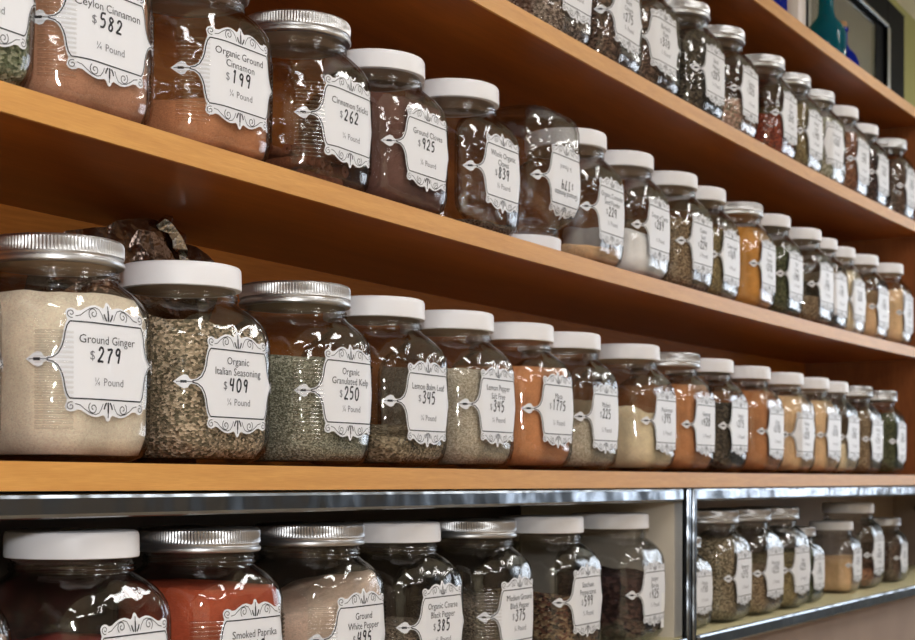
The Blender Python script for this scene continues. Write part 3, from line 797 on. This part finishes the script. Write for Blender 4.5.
# ------------------------------------------------------------------ framed picture on the wall above
WY = FRONT + DEPTH + .007
fr = tag(empty('picture_frame', (4.5, WY, CZ + 1.2)), 'wide black framed picture with silver inner edge hanging above the bottle shelf', 'picture')
def fbox(name, mat, x0, x1, y0, y1, z0, z1):
    mb = MB(); mb.box(x0 - 4.5, x1 - 4.5, y0, y1, z0 - 1.2, z1 - 1.2); return bevel_obj(mb.build(name, mat, fr), .003)
X0, X1, ZA, ZB = 3.975, 5.03, .948, 1.462
L_, R_, T_, B_ = .07, .20, .085, .085
D_ = -.032
f1 = fbox('frame_stile', M['black_frame'], X0, X0 + L_, D_, -.001, ZA, ZB)
f2 = fbox('frame_stile', M['black_frame'], X1 - R_, X1, D_, -.001, ZA, ZB)
f3 = fbox('frame_rail', M['black_frame'], X0 + L_, X1 - R_, D_, -.001, ZB - T_, ZB)
f4 = fbox('frame_rail', M['black_frame'], X0 + L_, X1 - R_, D_, -.001, ZA, ZA + B_)
fbox('silver_slip', M['silver_line'], X0 + L_ - .012, X0 + L_ + .004, D_ - .004, D_ + .001, ZA + B_, ZB - T_)
fbox('silver_slip', M['silver_line'], X1 - R_ - .004, X1 - R_ + .018, D_ - .004, D_ + .001, ZA + B_, ZB - T_)
fbox('silver_slip', M['silver_line'], X0 + L_, X1 - R_, D_ - .004, D_ + .001, ZB - T_ - .004, ZB - T_ + .008)
fbox('inner_bevel', M['black_frame'], X1 - R_ - .10, X1 - R_ - .004, -.022, -.012, ZA + B_, ZB - T_)
fbox('picture_panel', M['picture'], X0 + L_, X1 - R_, -.010, -.004, ZA + B_, ZB - T_)
mb = MB(); mb.box(X0 + L_ - 4.5, X1 - R_ - .10 - 4.5, -.020, -.017, ZA + B_ - 1.2, ZB - T_ - 1.2); mb.build('glass_pane', M['pane'], fr)

# ------------------------------------------------------------------ room shell
RX0, RX1, RY0, CEIL = -2.2, 7.2, -3.4, CZ + 1.52
def struct(name, mat, boxes):
    mb = MB()
    for b in boxes: mb.box(*b)
    o = mb.build(name, mat); o['kind'] = 'structure'; return o
struct('floor', M['floor'], [(RX0, RX1, RY0, WY + .1, -.1, 0)])
struct('ceiling', M['ceiling'], [(RX0, RX1, RY0, WY + .1, CEIL, CEIL + .1)])
struct('wall_back', M['olive'], [(RX0, RX1, WY, WY + .1, 0, CEIL)])
struct('wall_left', M['cream_wall'], [(RX0 - .1, RX0, RY0, WY + .1, 0, CEIL)])
WY0, WY1, WZ0, WZ1 = -1.75, .35, 1.16, 2.62
struct('wall_right', M['grey_wall'], [(RX1, RX1 + .1, RY0, WY0, 0, CEIL), (RX1, RX1 + .1, WY1, WY + .1, 0, CEIL), (RX1, RX1 + .1, WY0, WY1, 0, WZ0), (RX1, RX1 + .1, WY0, WY1, WZ1, CEIL)])
struct('wall_front', M['brown_wall'], [(RX0, RX1, RY0 - .1, RY0, 0, CEIL)])
wm = plain('white_window_paint', S(235, 235, 232), .4)
win = struct('window_1', wm, [(RX1 + .02, RX1 + .08, WY0 + k*(WY1-WY0-.05)/2, WY0 + k*(WY1-WY0-.05)/2 + .05, WZ0, WZ1) for k in range(3)] + [(RX1 + .02, RX1 + .08, WY0, WY1, z, z + .05) for z in (WZ0, WZ1 - .05)])
mb = MB(); mb.box(RX1 + .048, RX1 + .052, WY0, WY1, WZ0, WZ1); pn = mb.build('window_pane', M['pane'], win)
struct('baseboard_front', wm, [(RX0, RX1, RY0, RY0 + .015, 0, .1)])
# ceiling lamps
def lamp(x, y, along, text):
    root = tag(empty('ceiling_light', (x, y, CEIL)), text, 'ceiling light', 'fluorescent ceiling lights')
    lx, ly = (.62, .15) if along else (.15, .62)
    mb = MB(); mb.box(-lx, lx, -ly, ly, -.05, -.002); bevel_obj(mb.build('housing', M['lamp_body'], root), .006)
    mb = MB(); mb.box(-lx + .02, lx - .02, -ly + .02, ly - .02, -.062, -.051); mb.build('diffuser', M['lamp'], root)
for i, x in enumerate((-.6, 1.5, 3.6, 5.7)):
    lamp(x, -.35, False, ['fluorescent ceiling light over the aisle, first along the shelves', 'fluorescent ceiling light over the aisle, second along the shelves', 'fluorescent ceiling light over the aisle, third along the shelves', 'fluorescent ceiling light over the aisle, fourth along the shelves'][i])
for i, x in enumerate((-.9, 1.3, 3.5)):
    lamp(x, -2.3, True, ['fluorescent ceiling light near the brown wall, farthest of three from the window', 'fluorescent ceiling light near the brown wall, middle of three', 'fluorescent ceiling light near the brown wall, nearest of three to the window'][i])

# daylight
w = bpy.data.worlds.new('World'); sc.world = w; w.use_nodes = True
bg = w.node_tree.nodes['Background']; bg.inputs[0].default_value = (.75, .86, 1, 1); bg.inputs[1].default_value = 1.2
la = bpy.data.lights.new('daylight', 'AREA'); la.shape = 'RECTANGLE'; la.size = WY1 - WY0; la.size_y = WZ1 - WZ0; la.energy = 46; la.color = (.82, .9, 1)
lo = bpy.data.objects.new('daylight', la); COL.objects.link(lo)
lo.location = (RX1 + .3, (WY0+WY1)/2, (WZ0+WZ1)/2); lo.rotation_euler = (0, PI/2, 0)

# the photographer's flash, a hand above the lens
fl = bpy.data.lights.new('camera_flash', 'AREA'); fl.shape = 'RECTANGLE'; fl.size = .07; fl.size_y = .045; fl.energy = 7.2; fl.color = (.97, .985, 1)
fo = bpy.data.objects.new('camera_flash', fl); COL.objects.link(fo)
fo.location = (-.02, -.03, CZ + .19)
fo.rotation_euler = Vector((math.cos(.56), math.sin(.56), .05)).to_track_quat('-Z', 'Z').to_euler()

# ------------------------------------------------------------------ camera
cam = bpy.data.cameras.new('camera'); co = bpy.data.objects.new('camera', cam); COL.objects.link(co)
f, yaw, roll = 1590.72, .5178, .0026
c, s = math.cos(yaw), math.sin(yaw)
F = Vector((c, s, 0)); r = Vector((s, -c, 0)); u = Vector((0, 0, 1))
R2 = math.cos(roll)*r + math.sin(roll)*u; U2 = -math.sin(roll)*r + math.cos(roll)*u
mat = Matrix((R2, U2, -F)).transposed().to_4x4(); mat.translation = (0, 0, CZ)
co.matrix_world = mat
cam.sensor_width = 36; cam.lens = f * 36 / 915; cam.shift_y = 160.44 / 915
cam.clip_start = .05
cam.dof.use_dof = True; cam.dof.focus_distance = 1.6; cam.dof.aperture_fstop = 13
sc.camera = co

sc.view_settings.view_transform = 'Standard'; sc.view_settings.look = 'None'
sc.view_settings.exposure = .28; sc.view_settings.gamma = 1
sc.cycles.transparent_max_bounces = 48
sc.cycles.max_bounces = 10
